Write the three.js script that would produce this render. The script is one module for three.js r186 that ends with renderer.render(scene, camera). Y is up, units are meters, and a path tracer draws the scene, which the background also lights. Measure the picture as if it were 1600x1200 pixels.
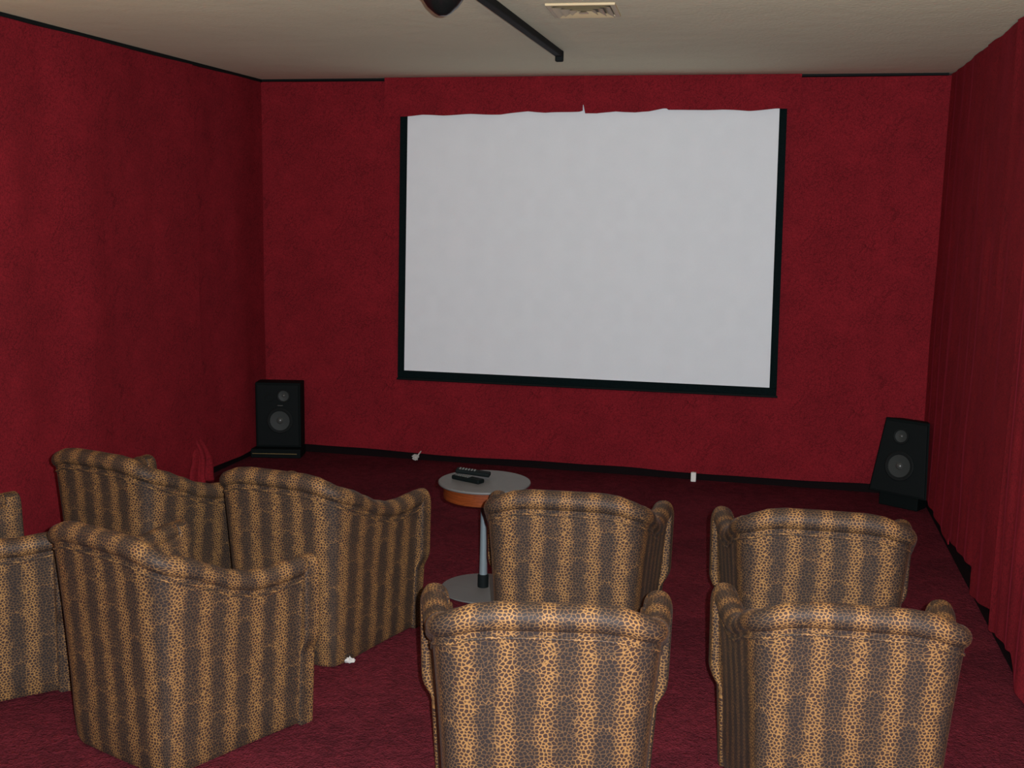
import * as THREE from 'three';
import { RoundedBoxGeometry } from 'three/addons/geometries/RoundedBoxGeometry.js';
import { ConvexGeometry } from 'three/addons/geometries/ConvexGeometry.js';
import { mergeGeometries, mergeVertices, toCreasedNormals } from 'three/addons/utils/BufferGeometryUtils.js';

// ------------------------------------------------------------------ camera, exposure, lights
const scene = new THREE.Scene();
scene.background = new THREE.Color(0x000000);
const CAM = [0.654, 1.86, 7.54];
const camera = new THREE.PerspectiveCamera(2 * Math.atan(600 / 1701) * 180 / Math.PI, 4 / 3, 0.05, 60);
camera.position.set(...CAM);
camera.rotation.order = 'YXZ';
camera.rotation.set(-0.16084, 0.22935, 0.01781);
const renderer = new THREE.WebGLRenderer({ antialias: true });
renderer.toneMapping = THREE.LinearToneMapping;
renderer.toneMappingExposure = 1.0;
renderer.shadowMap.enabled = true;

// the compact camera's own flash, a few centimetres right of and above the lens
const flash = new THREE.SpotLight(0xf4f8ff, 76, 0, 1.05, 0.3, 2);
{
  const off = new THREE.Vector3(0.058, 0.03, 0.0).applyEuler(camera.rotation);
  flash.position.set(...CAM).add(off);
  const aim = new THREE.Vector3(0, 0.05, -6).applyEuler(camera.rotation);
  flash.target.position.set(...CAM).add(aim);
  flash.castShadow = true;
  flash.shadow.radius = 0.5;
  flash.shadow.mapSize.set(2048, 2048);
  scene.add(flash, flash.target);
}

// ------------------------------------------------------------------ helpers
const XL = -3.045, XR = 1.736, H = 2.742, ZR = 10.4;   // inner faces of the room, the screen wall is z = 0
let seed = 7;
function rnd() { seed = (seed * 1664525 + 1013904223) >>> 0; return seed / 4294967296; }
const used = {};
function numbered(n) { used[n] = (used[n] || 0) + 1; return used[n] === 1 ? n : n + '_' + String(used[n] - 1).padStart(3, '0'); }
function shadow(o) { o.traverse(c => { if (c.isMesh) { c.castShadow = true; c.receiveShadow = true; } }); }
function thing(name, label, category, pos = [0, 0, 0], turn = 0, group) {
  const g = new THREE.Group(); g.name = numbered(name); g.position.set(...pos); g.rotation.y = turn;
  g.userData = { label, category }; if (group) g.userData.group = group;
  scene.add(g); return g;
}
function part(name, geo, m, parent, label) {
  const o = new THREE.Mesh(geo, m); o.name = name; o.castShadow = o.receiveShadow = true;
  if (label) o.userData.label = label;
  parent.add(o); return o;
}
function single(name, geo, m, label, category, pos = [0, 0, 0], group) {
  const o = part(numbered(name), geo, m, scene); o.position.set(...pos);
  o.userData = { label, category }; if (group) o.userData.group = group; return o;
}
function struct(name, geo, m, pos = [0, 0, 0]) {
  const o = part(name, geo, m, scene); o.position.set(...pos); o.userData = { kind: 'structure' }; return o;
}
const box = (w, h, d, x = 0, y = 0, z = 0) => new THREE.BoxGeometry(w, h, d).translate(x, y, z);
const rbox = (w, h, d, r, x = 0, y = 0, z = 0) => new RoundedBoxGeometry(w, h, d, 3, r).translate(x, y, z);
const smooth = (a, b, x) => { const t = Math.min(1, Math.max(0, (x - a) / (b - a))); return t * t * (3 - 2 * t); };

// tileable value noise
function makeNoise(n, s) {
  let q = s; const r = () => { q = (q * 1664525 + 1013904223) >>> 0; return q / 4294967296; };
  const g = new Float32Array(n * n).map(r);
  return (u, v) => {                       // u, v in tiles
    const x = u * n, y = v * n, xi = Math.floor(x), yi = Math.floor(y);
    let fx = x - xi, fy = y - yi; fx = fx * fx * (3 - 2 * fx); fy = fy * fy * (3 - 2 * fy);
    const m = k => ((k % n) + n) % n, a = m(xi), b = m(xi + 1), c = m(yi) * n, d = m(yi + 1) * n;
    return (g[c + a] * (1 - fx) + g[c + b] * fx) * (1 - fy) + (g[d + a] * (1 - fx) + g[d + b] * fx) * fy;
  };
}
// tileable jittered cells: returns [F1, F2, id]
function makeCells(nx, ny, s, jit = 0.85, stag = 0) {
  let q = s; const r = () => { q = (q * 1664525 + 1013904223) >>> 0; return q / 4294967296; };
  const px = [], py = [], id = [];
  for (let i = 0; i < nx * ny; i++) { px.push(0.5 + (r() - 0.5) * jit); py.push(0.5 + (r() - 0.5) * jit); id.push(r()); }
  return (u, v) => {
    const x0 = u * nx, y = v * ny, yi = Math.floor(y);
    let f1 = 9, f2 = 9, best = 0;
    for (let j = -1; j <= 1; j++) { const x = x0 + ((yi + j) & 1 ? stag : 0), xi = Math.floor(x); for (let i = -1; i <= 1; i++) {
      const k = (((yi + j) % ny + ny) % ny) * nx + (((xi + i) % nx + nx) % nx);
      const dx = xi + i + px[k] - x, dy = yi + j + py[k] - y, d = Math.sqrt(dx * dx + dy * dy);
      if (d < f1) { f2 = f1; f1 = d; best = id[k]; } else if (d < f2) f2 = d;
    } }
    return [f1, f2, best];
  };
}
const toS = c => { c = Math.min(1, Math.max(0, c)); return 255 * (c <= 0.0031308 ? c * 12.92 : 1.055 * Math.pow(c, 1 / 2.4) - 0.055); };
function tex(n, fn, srgb = true, m = n) {
  const d = new Uint8Array(n * m * 4);
  for (let y = 0; y < m; y++) for (let x = 0; x < n; x++) {
    const c = fn((x + 0.5) / n, (y + 0.5) / m), k = (y * n + x) * 4;
    for (let i = 0; i < 3; i++) d[k + i] = srgb ? toS(c[i]) : 255 * Math.min(1, Math.max(0, c[i]));
    d[k + 3] = 255;
  }
  const t = new THREE.DataTexture(d, n, m, THREE.RGBAFormat);
  t.wrapS = t.wrapT = THREE.RepeatWrapping; t.magFilter = THREE.LinearFilter; t.minFilter = THREE.LinearMipmapLinearFilter; t.generateMipmaps = true;
  if (srgb) t.colorSpace = THREE.SRGBColorSpace;
  t.needsUpdate = true; return t;
}
const rep = (t, wx, wy) => { t.repeat.set(1 / wx, 1 / wy); return t; };    // uv are in metres

// ------------------------------------------------------------------ materials
const M = {};
{
  // leopard print in vertical stripes: rounded dark tongues between tan stripes
  const TW = 0.408, TH = 0.40, P = TW / 4;
  const cells = makeCells(36, 38, 11, 0.82, 0.5), n1 = makeNoise(9, 5), n2 = makeNoise(24, 6), n3 = makeNoise(120, 8);
  const offs = [0.02, 0.115, 0.05, 0.15];
  const dark = (u, v) => {
    const x = u * TW + (n1(u, v) - 0.5) * 0.014, y = v * TH + (n1(v, u) - 0.5) * 0.02;
    const col = Math.floor(x / P), cx = x - (col + 0.5) * P;         // tan at multiples of P, dark in between
    const hw = 0.033 + (n2(u, v) - 0.5) * 0.005;
    let yy = (y + offs[((col % 4) + 4) % 4]) % 0.2; if (yy < 0) yy += 0.2;
    const top = 0.19 - 0.030 * (cx / hw) * (cx / hw);
    const side = 1 - smooth(hw - 0.020, hw + 0.012, Math.abs(cx));
    const along = (1 - smooth(top - 0.004, top + 0.004, yy)) * (0.72 + 0.28 * smooth(-0.02, 0.13, yy));
    return side * (0.58 + 0.42 * along);
  };
  const f = (u, v) => {
    const w = (n2(v, u) - 0.5) * 0.012, [f1, f2, id] = cells(u + w, v + w * 0.7), D = dark(u, v);
    const wid = 0.245 - 0.105 * D + (id - 0.5) * 0.08;
    const net = 1 - smooth(wid - 0.11, wid + 0.10, f2 - f1);
    const g = 0.85 + 0.3 * n3(u, v);
    const tan = [0.280 - 0.168 * D, 0.145 - 0.083 * D, 0.050 - 0.020 * D], spot = [0.046 - 0.021 * D, 0.0245 - 0.006 * D, 0.0175 - 0.001 * D];
    return [0, 1, 2].map(i => (spot[i] + (tan[i] - spot[i]) * net) * g);
  };
  M.leopard = new THREE.MeshPhysicalMaterial({ map: rep(tex(1024, f), TW, TH), roughness: 0.62, specularIntensity: 0.4, sheen: 0.08, sheenRoughness: 0.5, sheenColor: new THREE.Color(0.30, 0.25, 0.22) });
  M.leopard.map.offset.set(0, 0);
}
{
  const c1 = makeCells(26, 26, 3, 1), n1 = makeNoise(6, 31), n2 = makeNoise(40, 32), n3 = makeNoise(256, 33), n4 = makeNoise(14, 34);
  const f = (u, v) => {
    const w = (n2(u, v) - 0.5) * 0.05, [a, b] = c1(u + w, v + w);
    const crack = 1 - 0.26 * (1 - smooth(0.03, 0.16, b - a)) * smooth(0.25, 0.7, n4(u, v));
    const k = crack * (0.82 + 0.16 * n1(u, v) + 0.14 * n4(v, u)) * (0.7 + 0.6 * n3(u, v));
    return [0.212 * k, 0.0100 * k + 0.0045, 0.0160 * k + 0.0055];
  };
  M.drape = new THREE.MeshPhysicalMaterial({ map: rep(tex(1024, f), 1.1, 1.1), roughness: 1, specularIntensity: 0.12, sheen: 0.22, sheenRoughness: 0.4, sheenColor: new THREE.Color(0.45, 0.03, 0.06) });
}
{
  const n1 = makeNoise(5, 41), n2 = makeNoise(30, 42), n3 = makeNoise(300, 43), n4 = makeNoise(90, 44);
  const f = (u, v) => {
    const k = (0.72 + 0.28 * n1(u, v) + 0.3 * n2(u, v)) * (0.55 + 0.55 * n3(u, v) + 0.35 * n4(u, v)) * 0.92;
    return [0.104 * k, 0.0105 * k + 0.005, 0.0165 * k + 0.006];
  };
  const h = (u, v) => { const q = 0.6 * n3(u, v) + 0.4 * n4(u, v); return [q, q, q]; };
  M.carpet = new THREE.MeshPhysicalMaterial({ specularIntensity: 0.05, map: rep(tex(1024, f), 1.3, 1.3), bumpMap: rep(tex(1024, h, false), 1.3, 1.3), bumpScale: 0.006, roughness: 1 });
}
{
  const n1 = makeNoise(5, 51), n2 = makeNoise(20, 52), n3 = makeNoise(200, 53);
  const f = (u, v) => { const k = 0.95 + 0.06 * n1(u, v) + 0.04 * n3(u, v); return [0.75 * k, 0.755 * k, 0.56 * k]; };
  const h = (u, v) => { const q = 0.5 * n2(u, v) + 0.5 * n3(u, v); return [q, q, q]; };
  M.ceiling = new THREE.MeshStandardMaterial({ map: rep(tex(512, f), 2, 2), bumpMap: rep(tex(512, h, false), 2, 2), bumpScale: 0.002, roughness: 0.9 });
}
{
  const n1 = makeNoise(8, 61), n2 = makeNoise(70, 62);
  const f = (u, v) => { const q = n1(u * 1, v * 0.2 * 5) * 0.5 + n2(u, v) * 0.2; const ring = 0.5 + 0.5 * Math.sin((v * 9 + q * 2) * 6.283); const k = 0.7 + 0.5 * ring * 0.6 + 0.2 * q; return [0.19 * k, 0.042 * k, 0.010 * k]; };
  M.wood = new THREE.MeshPhysicalMaterial({ map: rep(tex(512, f), 0.35, 0.12), roughness: 0.32, clearcoat: 0.4, clearcoatRoughness: 0.2 });
}
{
  const n1 = makeNoise(10, 71), n2 = makeNoise(180, 72);
  const f = (u, v) => { const k = 0.88 + 0.1 * n1(u, v) + 0.2 * (n2(u, v) - 0.4); return [0.128 * k, 0.128 * k, 0.124 * k]; };
  M.laminate = new THREE.MeshStandardMaterial({ map: rep(tex(512, f), 0.3, 0.3), roughness: 0.55 });
  const g = (u, v) => { const k = 0.97 + 0.03 * n1(u, v) + 0.02 * n2(u, v); return [0.80 * k, 0.855 * k, 0.885 * k]; };
  M.screen = new THREE.MeshStandardMaterial({ map: rep(tex(512, g), 0.7, 0.7), roughness: 0.9 });
  const b = (u, v) => { const k = 0.6 + 0.8 * n2(u, v); return [0.0035 * k, 0.009 * k, 0.0095 * k]; };
  M.blackFabric = new THREE.MeshPhysicalMaterial({ specularIntensity: 0.15, map: rep(tex(512, b), 0.5, 0.5), roughness: 0.95 });
  const pf = (u, v) => { const k = 0.85 + 0.3 * n1(u, v); return [0.05 * k, 0.008 * k, 0.011 * k]; };
  M.wallPaint = new THREE.MeshStandardMaterial({ map: rep(tex(512, pf), 1, 1), roughness: 0.9 });
}
M.blackPaint = new THREE.MeshPhysicalMaterial({ color: new THREE.Color(0.004, 0.0065, 0.0068), roughness: 0.7, specularIntensity: 0.3 })
M.skirting = new THREE.MeshPhysicalMaterial({ color: new THREE.Color(0.006, 0.003, 0.0035), roughness: 0.8, specularIntensity: 0.2 });
M.blackVinyl = new THREE.MeshPhysicalMaterial({ color: new THREE.Color(0.002, 0.0045, 0.0045), roughness: 0.7, specularIntensity: 0.25 });
M.blackGloss = new THREE.MeshPhysicalMaterial({ color: new THREE.Color(0.006, 0.007, 0.007), roughness: 0.22 });
M.cone = new THREE.MeshStandardMaterial({ color: new THREE.Color(0.024, 0.030, 0.028), roughness: 0.6 });
M.rubber = new THREE.MeshPhysicalMaterial({ color: new THREE.Color(0.006, 0.008, 0.008), roughness: 0.7, specularIntensity: 0.4 });
M.dustCap = new THREE.MeshStandardMaterial({ color: new THREE.Color(0.08, 0.085, 0.08), roughness: 0.3, metalness: 0.2 });
M.brass = new THREE.MeshStandardMaterial({ color: new THREE.Color(0.60, 0.45, 0.19), roughness: 0.35, metalness: 1 });
M.chrome = new THREE.MeshStandardMaterial({ color: new THREE.Color(0.30, 0.37, 0.40), roughness: 0.35, metalness: 0.5 });
M.greyMetal = new THREE.MeshStandardMaterial({ color: new THREE.Color(0.13, 0.125, 0.118), roughness: 0.6, metalness: 0.1 });
M.white = new THREE.MeshStandardMaterial({ color: new THREE.Color(0.80, 0.80, 0.75), roughness: 0.6 });
M.paper = new THREE.MeshStandardMaterial({ color: new THREE.Color(0.46, 0.44, 0.41), roughness: 0.9 });
M.vent = new THREE.MeshStandardMaterial({ color: new THREE.Color(0.55, 0.45, 0.27), roughness: 0.45 });
M.ventDark = new THREE.MeshStandardMaterial({ color: new THREE.Color(0.16, 0.15, 0.12), roughness: 0.8 });
M.button = new THREE.MeshStandardMaterial({ color: new THREE.Color(0.09, 0.095, 0.09), roughness: 0.6 });
M.glow = new THREE.MeshStandardMaterial({ color: 0xffffff, emissive: new THREE.Color(1, 0.93, 0.8), emissiveIntensity: 1.2 });
M.brassDull = new THREE.MeshStandardMaterial({ color: new THREE.Color(0.4, 0.3, 0.14), roughness: 0.45, metalness: 1 });

// metre uv for box-like geometry, by dominant normal
function boxUV(g) {
  const p = g.attributes.position, n = g.attributes.normal, uv = new Float32Array(p.count * 2);
  for (let i = 0; i < p.count; i++) {
    const x = Math.abs(n.getX(i)), y = Math.abs(n.getY(i)), z = Math.abs(n.getZ(i));
    if (y >= x && y >= z) { uv[2 * i] = p.getX(i); uv[2 * i + 1] = p.getZ(i); }
    else if (x >= z) { uv[2 * i] = p.getZ(i); uv[2 * i + 1] = p.getY(i); }
    else { uv[2 * i] = p.getX(i); uv[2 * i + 1] = p.getY(i); }
  }
  g.setAttribute('uv', new THREE.BufferAttribute(uv, 2)); return g;
}

// ------------------------------------------------------------------ room shell
const T = 0.12;
struct('floor', boxUV(box(XR - XL + 2 * T, T, ZR + 2 * T, (XL + XR) / 2, -T / 2, ZR / 2)), M.carpet);
struct('ceiling', boxUV(box(XR - XL + 2 * T, T, ZR + 2 * T, (XL + XR) / 2, H + T / 2, ZR / 2)), M.ceiling);
struct('wall_front', boxUV(box(XR - XL + 2 * T, H, T, (XL + XR) / 2, H / 2, -T / 2)), M.wallPaint);
struct('wall_left', boxUV(box(T, H, ZR, XL - T / 2, H / 2, ZR / 2)), M.wallPaint);
struct('wall_right', boxUV(box(T, H, ZR, XR + T / 2, H / 2, ZR / 2)), M.wallPaint);
struct('wall_rear', boxUV(box(XR - XL + 2 * T, H, T, (XL + XR) / 2, H / 2, ZR + T / 2)), M.wallPaint);
struct('baseboard_front', box(XR - XL, 0.09, 0.016, (XL + XR) / 2, 0.045, 0.008), M.skirting);
struct('baseboard_left', box(0.016, 0.09, ZR - 0.03, XL + 0.008, 0.045, ZR / 2), M.skirting);
struct('baseboard_right', box(0.016, 0.09, ZR - 0.03, XR - 0.008, 0.045, ZR / 2), M.skirting);
struct('trim_1', box(0.05, 0.02, 6.5, XL + 0.025, H - 0.010, 3.25), M.blackPaint);                 // along the left wall
struct('trim_2', box(XR - XL - 0.1, 0.014, 0.05, (XL + XR) / 2, H - 0.007, 0.025), M.blackPaint);  // along the screen wall

// ------------------------------------------------------------------ fabric hung on the walls
// a hanging: sheet with thickness, width along +u, hem(u) and top(u) heights, fold(u, t) out of the wall
function sheet(w, top, hem, fold, nu, nv, thick = 0.006) {
  const g = new THREE.BoxGeometry(1, 1, 1, nu, nv, 1), p = g.attributes.position, uv = g.attributes.uv;
  for (let i = 0; i < p.count; i++) {
    const u = (p.getX(i) + 0.5) * w, t = p.getY(i) + 0.5, s = p.getZ(i), y0 = hem(u), y1 = top(u);
    const y = y0 + (y1 - y0) * t;
    p.setXYZ(i, u, y, fold(u, 1 - t, y) + s * thick); uv.setXY(i, u, y);
  }
  g.computeVertexNormals(); return g;
}
const wob = makeNoise(16, 91), wob2 = makeNoise(16, 92);
const drapeGroup = undefined;
// screen wall: one broad cloth, nearly flat with shallow vertical undulations
{
  const w = XR - XL - 0.012;
  const g = sheet(w, u => H - 0.016 - 0.006 * wob(u * 0.11, 0.3),
    u => 0.052 + 0.012 * wob(u * 0.07, 0.2) + 0.006 * Math.sin(u * 3.1),
    (u, t) => 0.042 + 0.008 * Math.sin(u * 7.3 + 1.2 * wob(u * 0.06, 0.1) * 6) * (0.4 + 0.6 * t) + 0.010 * (wob(u * 0.2, t * 0.12) - 0.5) + 0.005 * (wob2(u * 0.5, t * 0.3) - 0.5), 170, 60);
  const c = thing('wall_curtain', 'broad red velvet cloth covering the wall behind the white screen', 'curtain', [XL + 0.006, 0, 0]);
  part('cloth', g, M.drape, c);
}
// left wall: two cloths meeting where the near one is gathered at the floor
function leftCloth(z0, z1, label, ph) {
  const w = z1 - z0;
  const g = sheet(w, () => H - 0.02, u => 0.05 + 0.012 * wob(u * 0.09 + ph, 0.5),
    (u, t) => 0.044 + 0.010 * Math.sin(u * 5.7 + ph * 9 + wob(u * 0.07, ph) * 6) * (0.5 + 0.5 * t) + 0.014 * (wob(u * 0.17 + ph, t * 0.1) - 0.5) + 0.006 * (wob2(u * 0.5, t * 0.3 + ph) - 0.5), Math.round(w * 40), 60);
  const c = thing('wall_curtain', label, 'curtain', [XL, 0, z1], Math.PI / 2);
  part('cloth', g, M.drape, c); return c;
}
leftCloth(0.046, 1.02, 'narrow red velvet cloth on the left wall, in the far corner beside the left loudspeaker', 0.2);
const nearLeft = leftCloth(1.03, 6.4, 'wide red velvet cloth on the left wall, its far lower edge gathered in a bunch', 0.6);
{ // the gathered bunch at the far lower edge of that cloth: a fluted, pinched hanging
  const nu = 64, nv = 24, pos = [], uv = [], idx = [];
  for (let j = 0; j <= nv; j++) for (let i = 0; i <= nu; i++) {
    const t = j / nv, a = i / nu * Math.PI * 2;
    const R0 = 0.034 + 0.030 * t + 0.010 * Math.sin(t * 9 + 1) * t * (1 - t), fl = 1 + 0.34 * Math.sin(a * 6 + t * 2.5) * (0.3 + 0.7 * t) + 0.12 * Math.sin(a * 3 + 1 + t * 5);
    pos.push(R0 * fl * 1.5 * Math.cos(a) + 0.03 * Math.sin(t * 5), 0.38 - 0.365 * t + 0.012 * Math.sin(a * 5) * t, R0 * fl * Math.sin(a) - 0.05 + 0.085 * smooth(0, 0.65, t)); uv.push(a * 0.08, t * 0.45);
  }
  for (let j = 0; j < nv; j++) for (let i = 0; i < nu; i++) { const a = j * (nu + 1) + i, b = a + nu + 1; idx.push(a, b, a + 1, b, b + 1, a + 1); }
  const tb = pos.length / 3; pos.push(0, 0.02, 0.04); uv.push(0, 0);
  for (let i = 0; i < nu; i++) idx.push(nv * (nu + 1) + i, tb, nv * (nu + 1) + i + 1);
  const g = new THREE.BufferGeometry(); g.setAttribute('position', new THREE.Float32BufferAttribute(pos, 3)); g.setAttribute('uv', new THREE.Float32BufferAttribute(uv, 2)); g.setIndex(idx); g.computeVertexNormals();
  const b = part('gathered_bunch', g, M.drape, nearLeft, 'bunched lower corner of the cloth'); b.position.set(5.30, 0, 0.03);
}
// right wall: narrower cloths with tighter folds, each hem at its own height
function rightCloth(z0, z1, hem, label, ph, fr = 22, amp = 0.004, out = 0.030) {
  const w = z1 - z0;
  const g = sheet(w, () => H - 0.006, u => hem(z0 + u),
    (u, t) => out + amp * Math.sin(u * fr + ph * 9 + wob(u * 0.1, ph) * 5) * (0.35 + 0.65 * t) + 0.012 * (wob(u * 0.25 + ph, t * 0.1) - 0.5) + 0.008 * (wob2(u * 0.6, t * 0.35 + ph) - 0.5), Math.round(w * 90), 60);
  const c = thing('wall_curtain', label, 'curtain', [XR, 0, z0], -Math.PI / 2);
  part('cloth', g, M.drape, c); return c;
}
const lerpPts = (pts) => z => { for (let i = 0; i < pts.length - 1; i++) if (z <= pts[i + 1][0]) { const t = Math.max(0, (z - pts[i][0]) / (pts[i + 1][0] - pts[i][0])); return pts[i][1] + (pts[i + 1][1] - pts[i][1]) * t; } return pts[pts.length - 1][1]; };
rightCloth(0.05, 1.29, lerpPts([[0, 0.06], [0.88, 0.075], [1.29, 0.05]]), 'red velvet curtain on the right wall behind the leaning right loudspeaker', 0.1);
rightCloth(1.27, 2.07, lerpPts([[1.30, 0.09], [2.0, 0.155], [2.07, 0.15]]), 'red velvet curtain, hem raised, on the right wall, second from the screen corner', 0.35, 22, 0.004, 0.035);
rightCloth(2.05, 2.64, lerpPts([[2.08, 0.03], [2.2, 0.05], [2.63, 0.146]]), 'short red velvet curtain on the right wall, third from the screen corner', 0.55, 22, 0.004, 0.041);
rightCloth(2.61, 6.4, lerpPts([[2.635, 0.06], [2.78, 0.10], [2.93, 0.11], [3.05, 0.135], [3.12, 0.05], [3.3, 0.03], [6.4, 0.04]]), 'brightest red velvet curtain with a puffed drooping hem nearest the camera on the right', 0.8, 30, 0.007, 0.056);

// valance: two strips hung from the ceiling over the top of the screen, wavy lower edge
function valance(x0, x1, pts, label, back = 0) {
  const hem = lerpPts(pts), w = x1 - x0;
  const g = sheet(w, u => H - 0.004, u => hem(x0 + u) + 0.0015 * Math.sin((x0 + u) * 21),
    (u, t) => 0.118 + 0.006 * Math.sin((x0 + u) * 9 + 2) * t + 0.008 * (wob((x0 + u) * 0.3, t * 0.1) - 0.5) + 0.012 * t + back, 110, 14, 0.004);
  const c = thing('valance', label, 'valance', [x0, 0, 0]);
  part('cloth', g, M.drape, c);
}
valance(-2.03, -0.622, [[-2.03, 2.470], [-1.87, 2.474], [-1.75, 2.483], [-1.6, 2.479], [-1.4, 2.487], [-1.19, 2.484], [-1.0, 2.507], [-0.88, 2.495], [-0.64, 2.503], [-0.622, 2.51]], 'left strip of red valance over the screen top, from the screen corner to the slit');
valance(-0.632, 0.79, [[-0.632, 2.548], [-0.6185, 2.548], [-0.612, 2.492], [-0.53, 2.490], [-0.40, 2.505], [-0.27, 2.496], [-0.18, 2.502], [-0.09, 2.522], [-0.065, 2.524], [-0.05, 2.514], [0.08, 2.510], [0.30, 2.514], [0.47, 2.505], [0.64, 2.518], [0.79, 2.515]], 'right strip of red valance over the screen top, wavier, right of the slit', -0.006);

// ------------------------------------------------------------------ projection screen
{
  const s = thing('projection_screen', 'large white pull-down projection screen with black borders on the red wall', 'screen', [0, 0, 0.088]);
  const quad = (pts, d, z) => { const sh = new THREE.Shape(pts.map(p => new THREE.Vector2(...p))); const g = new THREE.ExtrudeGeometry(sh, { depth: d, bevelEnabled: false }); return boxUV(g.translate(0, 0, z)); };
  const L1 = -1.868, L0 = -1.892, R1 = 0.661, R0 = 0.697, yb0 = 0.676, yb1 = 0.691, top = 2.60;
  part('viewing_surface', quad([[L0, yb0], [R0, yb1], [R1, top], [L1, top]], 0.004, 0), M.screen, s);
  part('side_border', quad([[L0 - 0.05, yb0 - 0.01], [L0, yb0], [L1, top], [L1 - 0.055, top]], 0.006, -0.001), M.blackFabric, s, 'black left border');
  part('side_border', quad([[R0, yb1], [R0 + 0.048, yb1 - 0.01], [R1 + 0.048, top], [R1, top]], 0.006, -0.001), M.blackFabric, s, 'black right border');
  part('bottom_border', quad([[L0 - 0.05, yb0 - 0.062], [R0 + 0.048, yb1 - 0.058], [R0 + 0.048, yb1], [L0 - 0.05, yb0]], 0.006, -0.001), M.blackFabric, s, 'black lower border');
  const bar = new THREE.CylinderGeometry(0.008, 0.008, 2.70, 16).rotateZ(Math.PI / 2 + 0.0068).translate(-0.597, 0.622, 0.004);
  part('weight_bar', bar, M.blackPaint, s);
  part('roller_case', new THREE.CylinderGeometry(0.018, 0.018, 2.62, 24).rotateZ(Math.PI / 2).translate(-0.6, 2.625, -0.001), M.blackPaint, s);
}

// ------------------------------------------------------------------ loudspeakers
function driver(r, parent, x, y, z, name) {
  // surround ring, cone and dust cap facing +z
  const prof = [[r * 1.12, 0.0], [r * 1.12, 0.008], [r * 1.0, 0.010], [r * 0.97, 0.004], [r * 0.9, 0.010], [r * 0.82, 0.002]].map(p => new THREE.Vector2(...p));
  const ring = part(name + '_surround', new THREE.LatheGeometry(prof, 40).rotateX(Math.PI / 2), M.rubber, parent); ring.position.set(x, y, z);
  const cone = part(name + '_cone', new THREE.LatheGeometry([[r * 0.84, 0.0045], [r * 0.62, 0.003], [r * 0.3, 0.0015], [0.001, 0.001]].map(p => new THREE.Vector2(...p)), 40).rotateX(Math.PI / 2), M.cone, ring); cone.position.z = 0.001;
  const cap = part('dust_cap', new THREE.SphereGeometry(r * 0.32, 24, 10, 0, Math.PI * 2, 0, 1.15).rotateX(Math.PI / 2).translate(0, 0, 0.001 - r * 0.13), M.dustCap, ring);
  return ring;
}
{ // left: upright on a low plinth
  const s = thing('loudspeaker', 'upright black two-way loudspeaker on a low plinth in the far left corner', 'loudspeaker', [-2.82, 0.07, 0.24], 0.228);
  const w = 0.335, h = 0.487, d = 0.15;
  part('cabinet', rbox(w, h, d, 0.008, 0, h / 2, -d / 2), M.blackVinyl, s);
  part('baffle', rbox(w - 0.03, h - 0.03, 0.012, 0.004, 0, h / 2, 0.003), M.blackPaint, s);
  driver(0.086, s, 0.015, 0.205, 0.0095, 'woofer'); driver(0.046, s, 0.045, 0.392, 0.0095, 'tweeter');
  part('badge', rbox(0.04, 0.004, 0.004, 0.0015, 0.018, 0.318, 0.010), M.greyMetal, s);
  part('port', new THREE.TorusGeometry(0.026, 0.005, 10, 28).translate(-0.06, 0.375, 0.009), M.rubber, s);
  const p = thing('plinth', 'low black plinth with thin brass edging under the left loudspeaker', 'plinth', [-2.82, 0, 0.24], 0.228);
  part('board', rbox(0.37, 0.068, 0.20, 0.006, -0.012, 0.035, -0.045), M.blackVinyl, p);
  part('edging', rbox(0.33, 0.005, 0.005, 0.0015, -0.02, 0.034, 0.056), M.brass, p, 'thin brass edging');
}
{ // right: turned to the seats, leaning back; the cabinet tapers upward and to the rear
  const s = thing('loudspeaker', 'black two-way loudspeaker leaning back on a block against the far right corner', 'loudspeaker', [1.525, 0.09, 0.39], -0.55);
  const h = 0.475, lean = 0.075, P3 = (x, y, z) => new THREE.Vector3(x, y, z);
  const front = (y, k) => { const t = y / h; return (0.192 - 0.048 * t) * k; };
  const pts = [];
  for (const sx of [-1, 1]) { pts.push(P3(sx * 0.192, 0, 0), P3(sx * 0.144, h, -lean), P3(sx * 0.10, 0, -0.17), P3(sx * 0.085, h - 0.01, -0.18), P3(sx * 0.187, 0, 0.004), P3(sx * 0.14, h - 0.004, -lean + 0.004)); }
  part('cabinet', new ConvexGeometry(pts), M.blackVinyl, s);
  const tilt = -Math.atan2(lean, h);
  const sh = new THREE.Shape([[-front(0.012, 0.94), 0.012], [front(0.012, 0.94), 0.012], [front(h, 0.92), h - 0.014], [-front(h, 0.92), h - 0.014]].map(q => new THREE.Vector2(...q)));
  const bf = part('baffle', new THREE.ExtrudeGeometry(sh, { depth: 0.006, bevelEnabled: true, bevelSize: 0.003, bevelThickness: 0.003, bevelSegments: 2 }), M.blackPaint, s);
  bf.rotation.x = tilt; bf.position.z = 0.004;
  const up = (y, z) => [y * Math.cos(tilt) - z * Math.sin(tilt), y * Math.sin(tilt) + z * Math.cos(tilt)];
  for (const [r, x, y, nm] of [[0.086, -0.005, 0.185, 'woofer'], [0.046, -0.02, 0.375, 'tweeter']]) {
    const [yy, zz] = up(y, 0.011); const q = driver(r, s, x, yy, zz + 0.003, nm); q.rotation.x = tilt;
  }
  const p = thing('plinth', 'low black block under the leaning right loudspeaker', 'plinth', [1.525, 0, 0.39], -0.55);
  part('block', rbox(0.26, 0.084, 0.13, 0.006, 0, 0.042, -0.085), M.blackVinyl, p);
  part('foot_strip', rbox(0.22, 0.006, 0.11, 0.002, 0, 0.087, -0.085), M.rubber, p);
}

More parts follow.
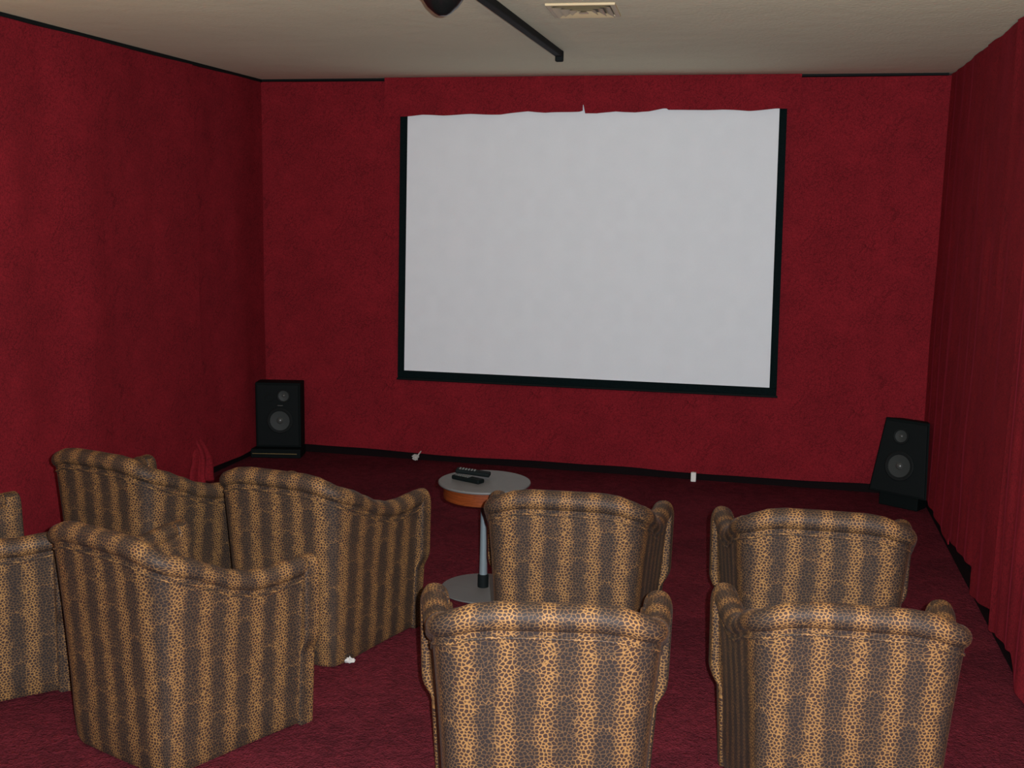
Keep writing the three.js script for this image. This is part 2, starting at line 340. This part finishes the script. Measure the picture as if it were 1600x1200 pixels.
// ------------------------------------------------------------------ leopard tub chairs
const HALF = [[0, .312], [.11, .311], [.205, .307], [.258, .284], [.281, .220], [.296, .10], [.314, -.04], [.332, -.16], [.350, -.275]];
const planPts = [...HALF.slice(1).reverse().map(([x, z]) => [-x, z]), ...HALF];
const planCurve = new THREE.CatmullRomCurve3(planPts.map(([x, z]) => new THREE.Vector3(x, 0, z)), false, 'centripetal');
const ARC = planCurve.getLength();
function rimY(d) {                                      // height of the roll's centre by distance along the roll from the back's middle
  const a = [[0, .778], [.13, .777], [.19, .770], [.24, .752], [.29, .730], [.35, .708], [.43, .668], [.51, .628], [.60, .603], [.68, .598], [.76, .604], [.9, .612]];
  for (let i = 0; i < a.length - 1; i++) if (d <= a[i + 1][0]) { const t = (d - a[i][0]) / (a[i + 1][0] - a[i][0]); return a[i][1] + (a[i + 1][1] - a[i][1]) * (t * t * (3 - 2 * t) * 0.4 + t * 0.6); }
  return .612;
}
const NS = 110;
const frames = [];
for (let i = 0; i <= NS; i++) {
  const u = i / NS, p = planCurve.getPointAt(u), t = planCurve.getTangentAt(u);
  const n = new THREE.Vector3(-t.z, 0, t.x);            // outward: at the back (t = +x) this is +z
  frames.push({ p, t, n, s: (u - 0.5) * ARC, y: rimY(Math.abs(u - 0.5) * ARC) });
}
const UOFF = 0;
function loft(section, closedEnds = true) {             // section(frame) -> [[out, y, v], ...] closed polygon
  const pos = [], uv = [], idx = []; let m = 0;
  frames.forEach(f => {
    const sec = section(f); m = sec.length;
    sec.forEach(([o, y, v]) => { pos.push(f.p.x + f.n.x * o, y, f.p.z + f.n.z * o); uv.push(f.s + UOFF, v); });
  });
  for (let i = 0; i < NS; i++) for (let j = 0; j < m - 1; j++) { const a = i * m + j, b = a + m; idx.push(a, a + 1, b, b, a + 1, b + 1); }
  if (closedEnds) for (const e of [0, NS]) {
    const f = frames[e], c = pos.length / 3, sec = section(f); let sy = 0, so = 0; sec.forEach(q => { so += q[0]; sy += q[1]; });
    so /= sec.length; sy /= sec.length; pos.push(f.p.x + f.n.x * so, sy, f.p.z + f.n.z * so); uv.push(f.s + so, sy);
    for (let j = 0; j < m - 1; j++) e ? idx.push(c, e * m + j + 1, e * m + j) : idx.push(c, j, j + 1);
  }
  const g = new THREE.BufferGeometry(); g.setAttribute('position', new THREE.Float32BufferAttribute(pos, 3)); g.setAttribute('uv', new THREE.Float32BufferAttribute(uv, 2)); g.setIndex(idx); g.computeVertexNormals(); return g;
}
const chairGeo = {};
{
  const outAt = (t, d) => -0.020 + 0.038 * Math.pow(t, 1.7) - 0.012 * (1 - smooth(0, 0.045, t)) - 0.004 * Math.exp(-Math.pow((d - 0.29) / 0.085, 2)) * (1 - t);
  chairGeo.shell = toCreasedNormals(loft(f => {
    const a = [], top = f.y - 0.012, out = t => outAt(t, Math.abs(f.s)), end = 1 - smooth(0.0, 0.05, ARC / 2 - Math.abs(f.s));
    for (let k = 0; k <= 14; k++) { const t = k === 1 ? 0.025 : k / 14, y = 0.008 + (top - 0.008) * t, face = -0.024 + 0.014 * Math.min(1, y / 0.28) + 0.028 * smooth(0.27, 0.38, y); a.push([out(t) + (Math.max(out(t), face) - out(t)) * end, y, top * t]); }
    a.push([-0.03, top + 0.01, top + 0.05]);
    for (let k = 0; k <= 6; k++) { const t = 1 - k / 6; a.push([-0.062 - 0.03 * (1 - t), 0.02 + (top - 0.03) * t, top * t]); }
    a.push([...a[0]]);
    return a;
  }), 1.0);
  const roll = [];
  chairGeo.roll = loft(f => {
    const a = [], e = Math.min(1, Math.min(f.s + ARC / 2, ARC / 2 - f.s) / 0.03), r = 0.0365 * Math.sqrt(Math.max(0.02, e * (2 - e)));
    for (let k = 0; k <= 20; k++) { const th = k / 20 * Math.PI * 2 - Math.PI / 2; a.push([-0.006 + r * 1.08 * Math.cos(th), f.y + r * Math.sin(th), 0.7 + (k / 20) * 0.25]); }
    return a;
  });
  // piping: just under the roll on the outside
  const wp = []; frames.forEach((f, i) => { if (i % 2 === 0) { const o = outAt((f.y - 0.057) / (f.y - 0.020), Math.abs(f.s)) + 0.001; wp.push(new THREE.Vector3(f.p.x + f.n.x * o, f.y - 0.049, f.p.z + f.n.z * o)); } });
  const g = new THREE.TubeGeometry(new THREE.CatmullRomCurve3(wp), 110, 0.0042, 7);
  for (let i = 0; i < g.attributes.uv.count; i++) g.attributes.uv.setXY(i, g.attributes.uv.getX(i) * ARC, 0.1 + g.attributes.uv.getY(i) * 0.02);
  chairGeo.piping = g;
  // seat: base and cushion follow the inside of the U
  const inner = (inset, zf) => { const s = new THREE.Shape(); const pts = []; frames.forEach((f, i) => { if (i % 4 === 0) pts.push(new THREE.Vector2(f.p.x - f.n.x * inset, f.p.z - f.n.z * inset)); }); pts.push(new THREE.Vector2(pts[pts.length - 1].x, zf)); pts.unshift(new THREE.Vector2(pts[0].x, zf)); return new THREE.Shape(pts); };
  chairGeo.base = boxUV(new THREE.ExtrudeGeometry(inner(0.088, -0.262), { depth: 0.27, bevelEnabled: false }).rotateX(Math.PI / 2).translate(0, 0.285, 0));
  chairGeo.cushion = boxUV(new THREE.ExtrudeGeometry(inner(0.125, -0.27), { depth: 0.085, bevelEnabled: true, bevelSize: 0.026, bevelThickness: 0.026, bevelSegments: 4 }).rotateX(Math.PI / 2).translate(0, 0.40, 0));
  // arm facing: scrolled board at the front of each arm, narrow below, full at the top
  const sh = new THREE.Shape(); sh.moveTo(-0.055, 0.012); sh.lineTo(-0.026, 0.012); sh.lineTo(-0.010, 0.28); sh.bezierCurveTo(-0.004, 0.315, 0.020, 0.325, 0.021, 0.365); sh.lineTo(0.025, 0.570);
  sh.bezierCurveTo(0.026, 0.618, 0.008, 0.630, -0.006, 0.630); sh.bezierCurveTo(-0.038, 0.630, -0.046, 0.610, -0.046, 0.570); sh.lineTo(-0.060, 0.35); sh.closePath();
  chairGeo.facing = new THREE.ExtrudeGeometry(sh, { depth: 0.042, bevelEnabled: true, bevelSize: 0.010, bevelThickness: 0.012, bevelSegments: 3, curveSegments: 10 });
  boxUV(chairGeo.facing);
}
function makeChair() {
  const c = thing('tub_chair', '', 'armchair');
  part('shell', chairGeo.shell, M.leopard, c);
  part('rolled_rim', chairGeo.roll, M.leopard, c);
  part('piping', chairGeo.piping, M.leopard, c);
  part('seat_base', chairGeo.base, M.leopard, c);
  part('seat_cushion', chairGeo.cushion, M.leopard, c);
  for (const e of [0, NS]) {
    const f = frames[e], s = e ? 1 : -1;
    const a = part('arm_facing', chairGeo.facing, M.leopard, c);
    a.position.set(f.p.x, 0, f.p.z); a.scale.x = 1;
    // local +x must point outward, +z along the way out of the arm's end
    const fwd = f.t.clone().multiplyScalar(e ? 1 : -1);
    const m = new THREE.Matrix4().makeBasis(f.n.clone(), new THREE.Vector3(0, 1, 0), new THREE.Vector3().crossVectors(f.n, new THREE.Vector3(0, 1, 0)));
    a.quaternion.setFromRotationMatrix(m);
    const z = new THREE.Vector3(0, 0, 1).applyQuaternion(a.quaternion);
    const dirn = z.dot(fwd) > 0 ? -0.012 : -0.018;
    a.position.add(z.multiplyScalar(dirn)); if (dirn < -0.015) a.position.add(fwd.clone().multiplyScalar(0.0));
  }
  return c;
}
const deg = d => d * Math.PI / 180;
const CHAIRS = [   // x, z, turn (clockwise seen from above is negative), scale, label
  [0.078, 4.575, 11.5, 1.04, 'leopard-striped tub chair seen square from behind at the bottom centre, nearest the camera'],
  [0.926, 4.27, 3.5, 0.995, 'leopard-striped tub chair in the near row beside the right curtain'],
  [-1.295, 4.254, -19.5, 1.0, 'leopard-striped tub chair in front left, whole right side showing down to the carpet'],
  [-2.304, 4.125, -36.5, 1.0, 'leopard-striped tub chair cut off by the left edge of the photo'],
  [-1.985, 3.28, -14, 1.0, 'leopard-striped tub chair against the left wall, its right arm behind another chair'],
  [-1.162, 3.34, -9.5, 0.995, 'leopard-striped tub chair with white paper scrap at its foot, left of the round table'],
  [-0.052, 3.40, 4.5, 1.025, 'leopard-striped tub chair directly before the round table, hiding part of its base'],
  [0.882, 3.39, 2, 1.025, 'leopard-striped tub chair in the far row at right, in front of the leaning loudspeaker'],
];
const chair0 = makeChair();
CHAIRS.forEach(([x, z, a, k, label], i) => {
  let c = chair0;
  if (i) { c = chair0.clone(); c.name = numbered('tub_chair'); scene.add(c); }
  c.position.set(x, 0, z); c.rotation.y = deg(a); c.scale.setScalar(k);
  c.userData = { label, category: 'armchair', group: 'leopard tub chairs in two rows facing the screen' };
});

// ------------------------------------------------------------------ round side table, remotes
{
  const t = thing('side_table', 'small round side table with grey top, orange wood apron and chrome stem', 'table', [-0.634, 0, 2.572]);
  const lat = (pts, seg = 64) => new THREE.LatheGeometry(pts.map(p => new THREE.Vector2(...p)), seg);
  part('tabletop', boxUV(lat([[0.001, 0.537], [0.217, 0.537], [0.223, 0.539], [0.2245, 0.544], [0.223, 0.549], [0.218, 0.5505], [0.001, 0.5505]])), M.laminate, t);
  const ap = lat([[0.165, 0.470], [0.196, 0.470], [0.199, 0.474], [0.2, 0.533], [0.199, 0.537], [0.165, 0.537]]);
  for (let i = 0; i < ap.attributes.uv.count; i++) ap.attributes.uv.setXY(i, ap.attributes.uv.getX(i) * 1.25, ap.attributes.position.getY(i));
  part('apron', ap, M.wood, t);
  part('stem', lat([[0.019, 0.075], [0.020, 0.08], [0.018, 0.20], [0.016, 0.47], [0.04, 0.475], [0.04, 0.50]], 32), M.chrome, t);
  part('collar', lat([[0.027, 0.012], [0.027, 0.074], [0.024, 0.080], [0.018, 0.080]], 32), M.blackPaint, t);
  part('base_disc', lat([[0.001, 0.001], [0.206, 0.001], [0.210, 0.005], [0.206, 0.011], [0.05, 0.016], [0.001, 0.016]]), M.greyMetal, t);
  const remote = (label, pos, rot, len) => {
    const r = thing('remote_control', label, 'remote control', pos); r.rotation.set(...rot);
    part('case', rbox(len, 0.021, 0.05, 0.007, 0, 0.0105, 0), M.blackVinyl, r);
    for (let i = 0; i < 6; i++) for (let j = -1; j <= 1; j++) part('button', rbox(0.009, 0.004, 0.007, 0.0015, -len * 0.38 + i * 0.0145, 0.0215, j * 0.012), M.button, r);
  };
  remote('black remote control lying flat on the grey round table, under the other', [-0.71, 0.5505, 2.60], [0, -0.42, 0], 0.17);
  remote('black remote control with pale buttons propped across the other on the table', [-0.70, 0.571, 2.545], [0, 0.10, -0.09], 0.17);
}

// ------------------------------------------------------------------ small things on the floor
{
  const o = thing('power_adapter', 'small white power adapter standing at the foot of the wall under the screen', 'adapter', [0.218, 0, 0.075]);
  part('case', rbox(0.036, 0.066, 0.03, 0.005, 0, 0.034, 0), M.white, o);
  part('cord_stub', new THREE.CylinderGeometry(0.004, 0.005, 0.03, 10).translate(0, 0.006, -0.016), M.white, o);
  const crumple = (r, sx, sy, sz, sd) => {
    const g = mergeVertices(new THREE.IcosahedronGeometry(r, 4).deleteAttribute('uv').deleteAttribute('normal')), p = g.attributes.position, n = makeNoise(11, sd);
    for (let i = 0; i < p.count; i++) { const x = p.getX(i) / r, y = p.getY(i) / r, z = p.getZ(i) / r, k = 0.5 + 0.95 * n(x * 0.31 + z * 0.37, y * 0.39 - z * 0.23); p.setXYZ(i, p.getX(i) * k * sx, p.getY(i) * k * sy, p.getZ(i) * k * sz); }
    g.computeBoundingBox(); g.translate(0, -g.boundingBox.min.y, 0);
    return toCreasedNormals(g, 0.25);
  };
  // a twist of white paper: a lump with a tail pointing up to the right
  const pw = thing('paper_twist', 'tiny twisted white paper scrap on the carpet by the screen wall', 'paper scrap', [-1.80, 0, 0.10]);
  part('lump', crumple(0.024, 1.0, 0.85, 0.8, 5).translate(0, 0.012, 0), M.paper, pw);
  const tail = new THREE.CylinderGeometry(0.003, 0.009, 0.065, 8, 4).translate(0, 0.03, 0).rotateZ(-0.62).translate(0.006, 0.035, 0);
  part('tail', tail, M.paper, pw);
  single('crumpled_paper', crumple(0.022, 1.35, 0.6, 0.6, 8), M.paper, 'crumpled white paper scrap at the foot of the tub chair left of the table', 'paper scrap', [-0.950, 0, 3.572]);
}

// ------------------------------------------------------------------ ceiling: air diffuser, track with a spot head
{
  const v = thing('air_diffuser', 'square cream ceiling air diffuser with nested angled blades', 'vent', [-0.218, H, 2.52], 0.05);
  const ring = (s0, y0, s1, y1, th) => {                 // square funnel ring: outer half-size s0 at y0, inner s1 at y1
    const g = new THREE.CylinderGeometry(s1 * Math.SQRT2, s0 * Math.SQRT2, y1 - y0, 4, 1, true).rotateY(Math.PI / 4).translate(0, (y0 + y1) / 2, 0);
    const g2 = new THREE.CylinderGeometry((s1 - th) * Math.SQRT2, (s0 - th) * Math.SQRT2, y1 - y0, 4, 1, true).rotateY(Math.PI / 4).translate(0, (y0 + y1) / 2, 0);
    const ix = g2.index; for (let i = 0; i < ix.count; i += 3) { const a = ix.getX(i); ix.setX(i, ix.getX(i + 1)); ix.setX(i + 1, a); }
    return toCreasedNormals(mergeGeometries([g, g2]), 0.3);
  };
  const frameShape = new THREE.Shape([[-.15, -.15], [.15, -.15], [.15, .15], [-.15, .15]].map(p => new THREE.Vector2(...p)));
  frameShape.holes.push(new THREE.Path([[-.132, -.132], [-.132, .132], [.132, .132], [.132, -.132]].map(p => new THREE.Vector2(...p))));
  part('frame', new THREE.ExtrudeGeometry(frameShape, { depth: 0.006, bevelEnabled: true, bevelSize: 0.003, bevelThickness: 0.003, bevelSegments: 2 }).rotateX(Math.PI / 2).translate(0, -0.001, 0), M.vent, v);
  part('back_plate', box(0.264, 0.002, 0.264, 0, -0.002, 0), M.ventDark, v);
  for (const [a, b] of [[0.130, 0.095], [0.095, 0.062], [0.060, 0.030]]) part('blade', ring(a, -0.016, b, -0.002, 0.002), M.vent, v);
  part('centre_cone', new THREE.CylinderGeometry(0.004, 0.030, 0.012, 4).rotateY(Math.PI / 4).translate(0, -0.011, 0), M.vent, v);

  const tr = thing('lighting_track', 'long black lighting track running along the ceiling toward the screen', 'light track', [-0.570, H, 0]);
  part('rail', rbox(0.042, 0.036, 3.9, 0.006, 0, -0.019, 1.27 + 1.95), M.blackPaint, tr);
  part('end_cap', rbox(0.045, 0.062, 0.035, 0.008, 0.002, -0.032, 1.27), M.blackPaint, tr);

  const sp = thing('spot_head', 'black bell-shaped spot head, switched off, hanging from the ceiling track', 'spotlight', [-0.60, 0, 3.43]);
  const bell = new THREE.LatheGeometry([[0.001, 2.570], [0.016, 2.571], [0.032, 2.580], [0.058, 2.602], [0.078, 2.63], [0.083, 2.655], [0.078, 2.67], [0.05, 2.68], [0.001, 2.684]].map(p => new THREE.Vector2(...p)), 40);
  part('shade', bell.translate(0, 0, 0), M.blackGloss, sp);
  part('stem', new THREE.CylinderGeometry(0.011, 0.011, 0.03, 14).translate(0.015, 2.689, 0), M.blackPaint, sp);
}

// ------------------------------------------------------------------ wall sconces outside the frame: a weak warm fill by way of the ceiling
function sconce(x, z, turn, label) {
  const s = thing('wall_sconce', label, 'wall lamp', [x, 1.95, z], turn);
  part('bracket', rbox(0.12, 0.16, 0.02, 0.006, 0, 0, 0.09), M.brassDull, s);
  part('bowl', new THREE.LatheGeometry([[0.001, -0.06], [0.05, -0.05], [0.10, -0.01], [0.125, 0.05], [0.121, 0.05], [0.096, -0.006], [0.048, -0.044], [0.001, -0.054]].map(p => new THREE.Vector2(...p)), 40).translate(0, 0, 0.24), M.brassDull, s);
  part('bulb', new THREE.SphereGeometry(0.035, 20, 14).translate(0, 0.0, 0.24), M.glow, s);
  const l = new THREE.PointLight(0xfff0c8, 3.2, 0, 2); l.position.set(0, 0.075, 0.24); l.castShadow = true; l.shadow.radius = 2; s.add(l);
}
sconce(XL, 5.0, Math.PI / 2, 'brass bowl wall lamp on the left wall, out of the photo');
sconce(XR, 5.0, -Math.PI / 2, 'brass bowl wall lamp on the right wall, out of the photo');

renderer.render(scene, camera);
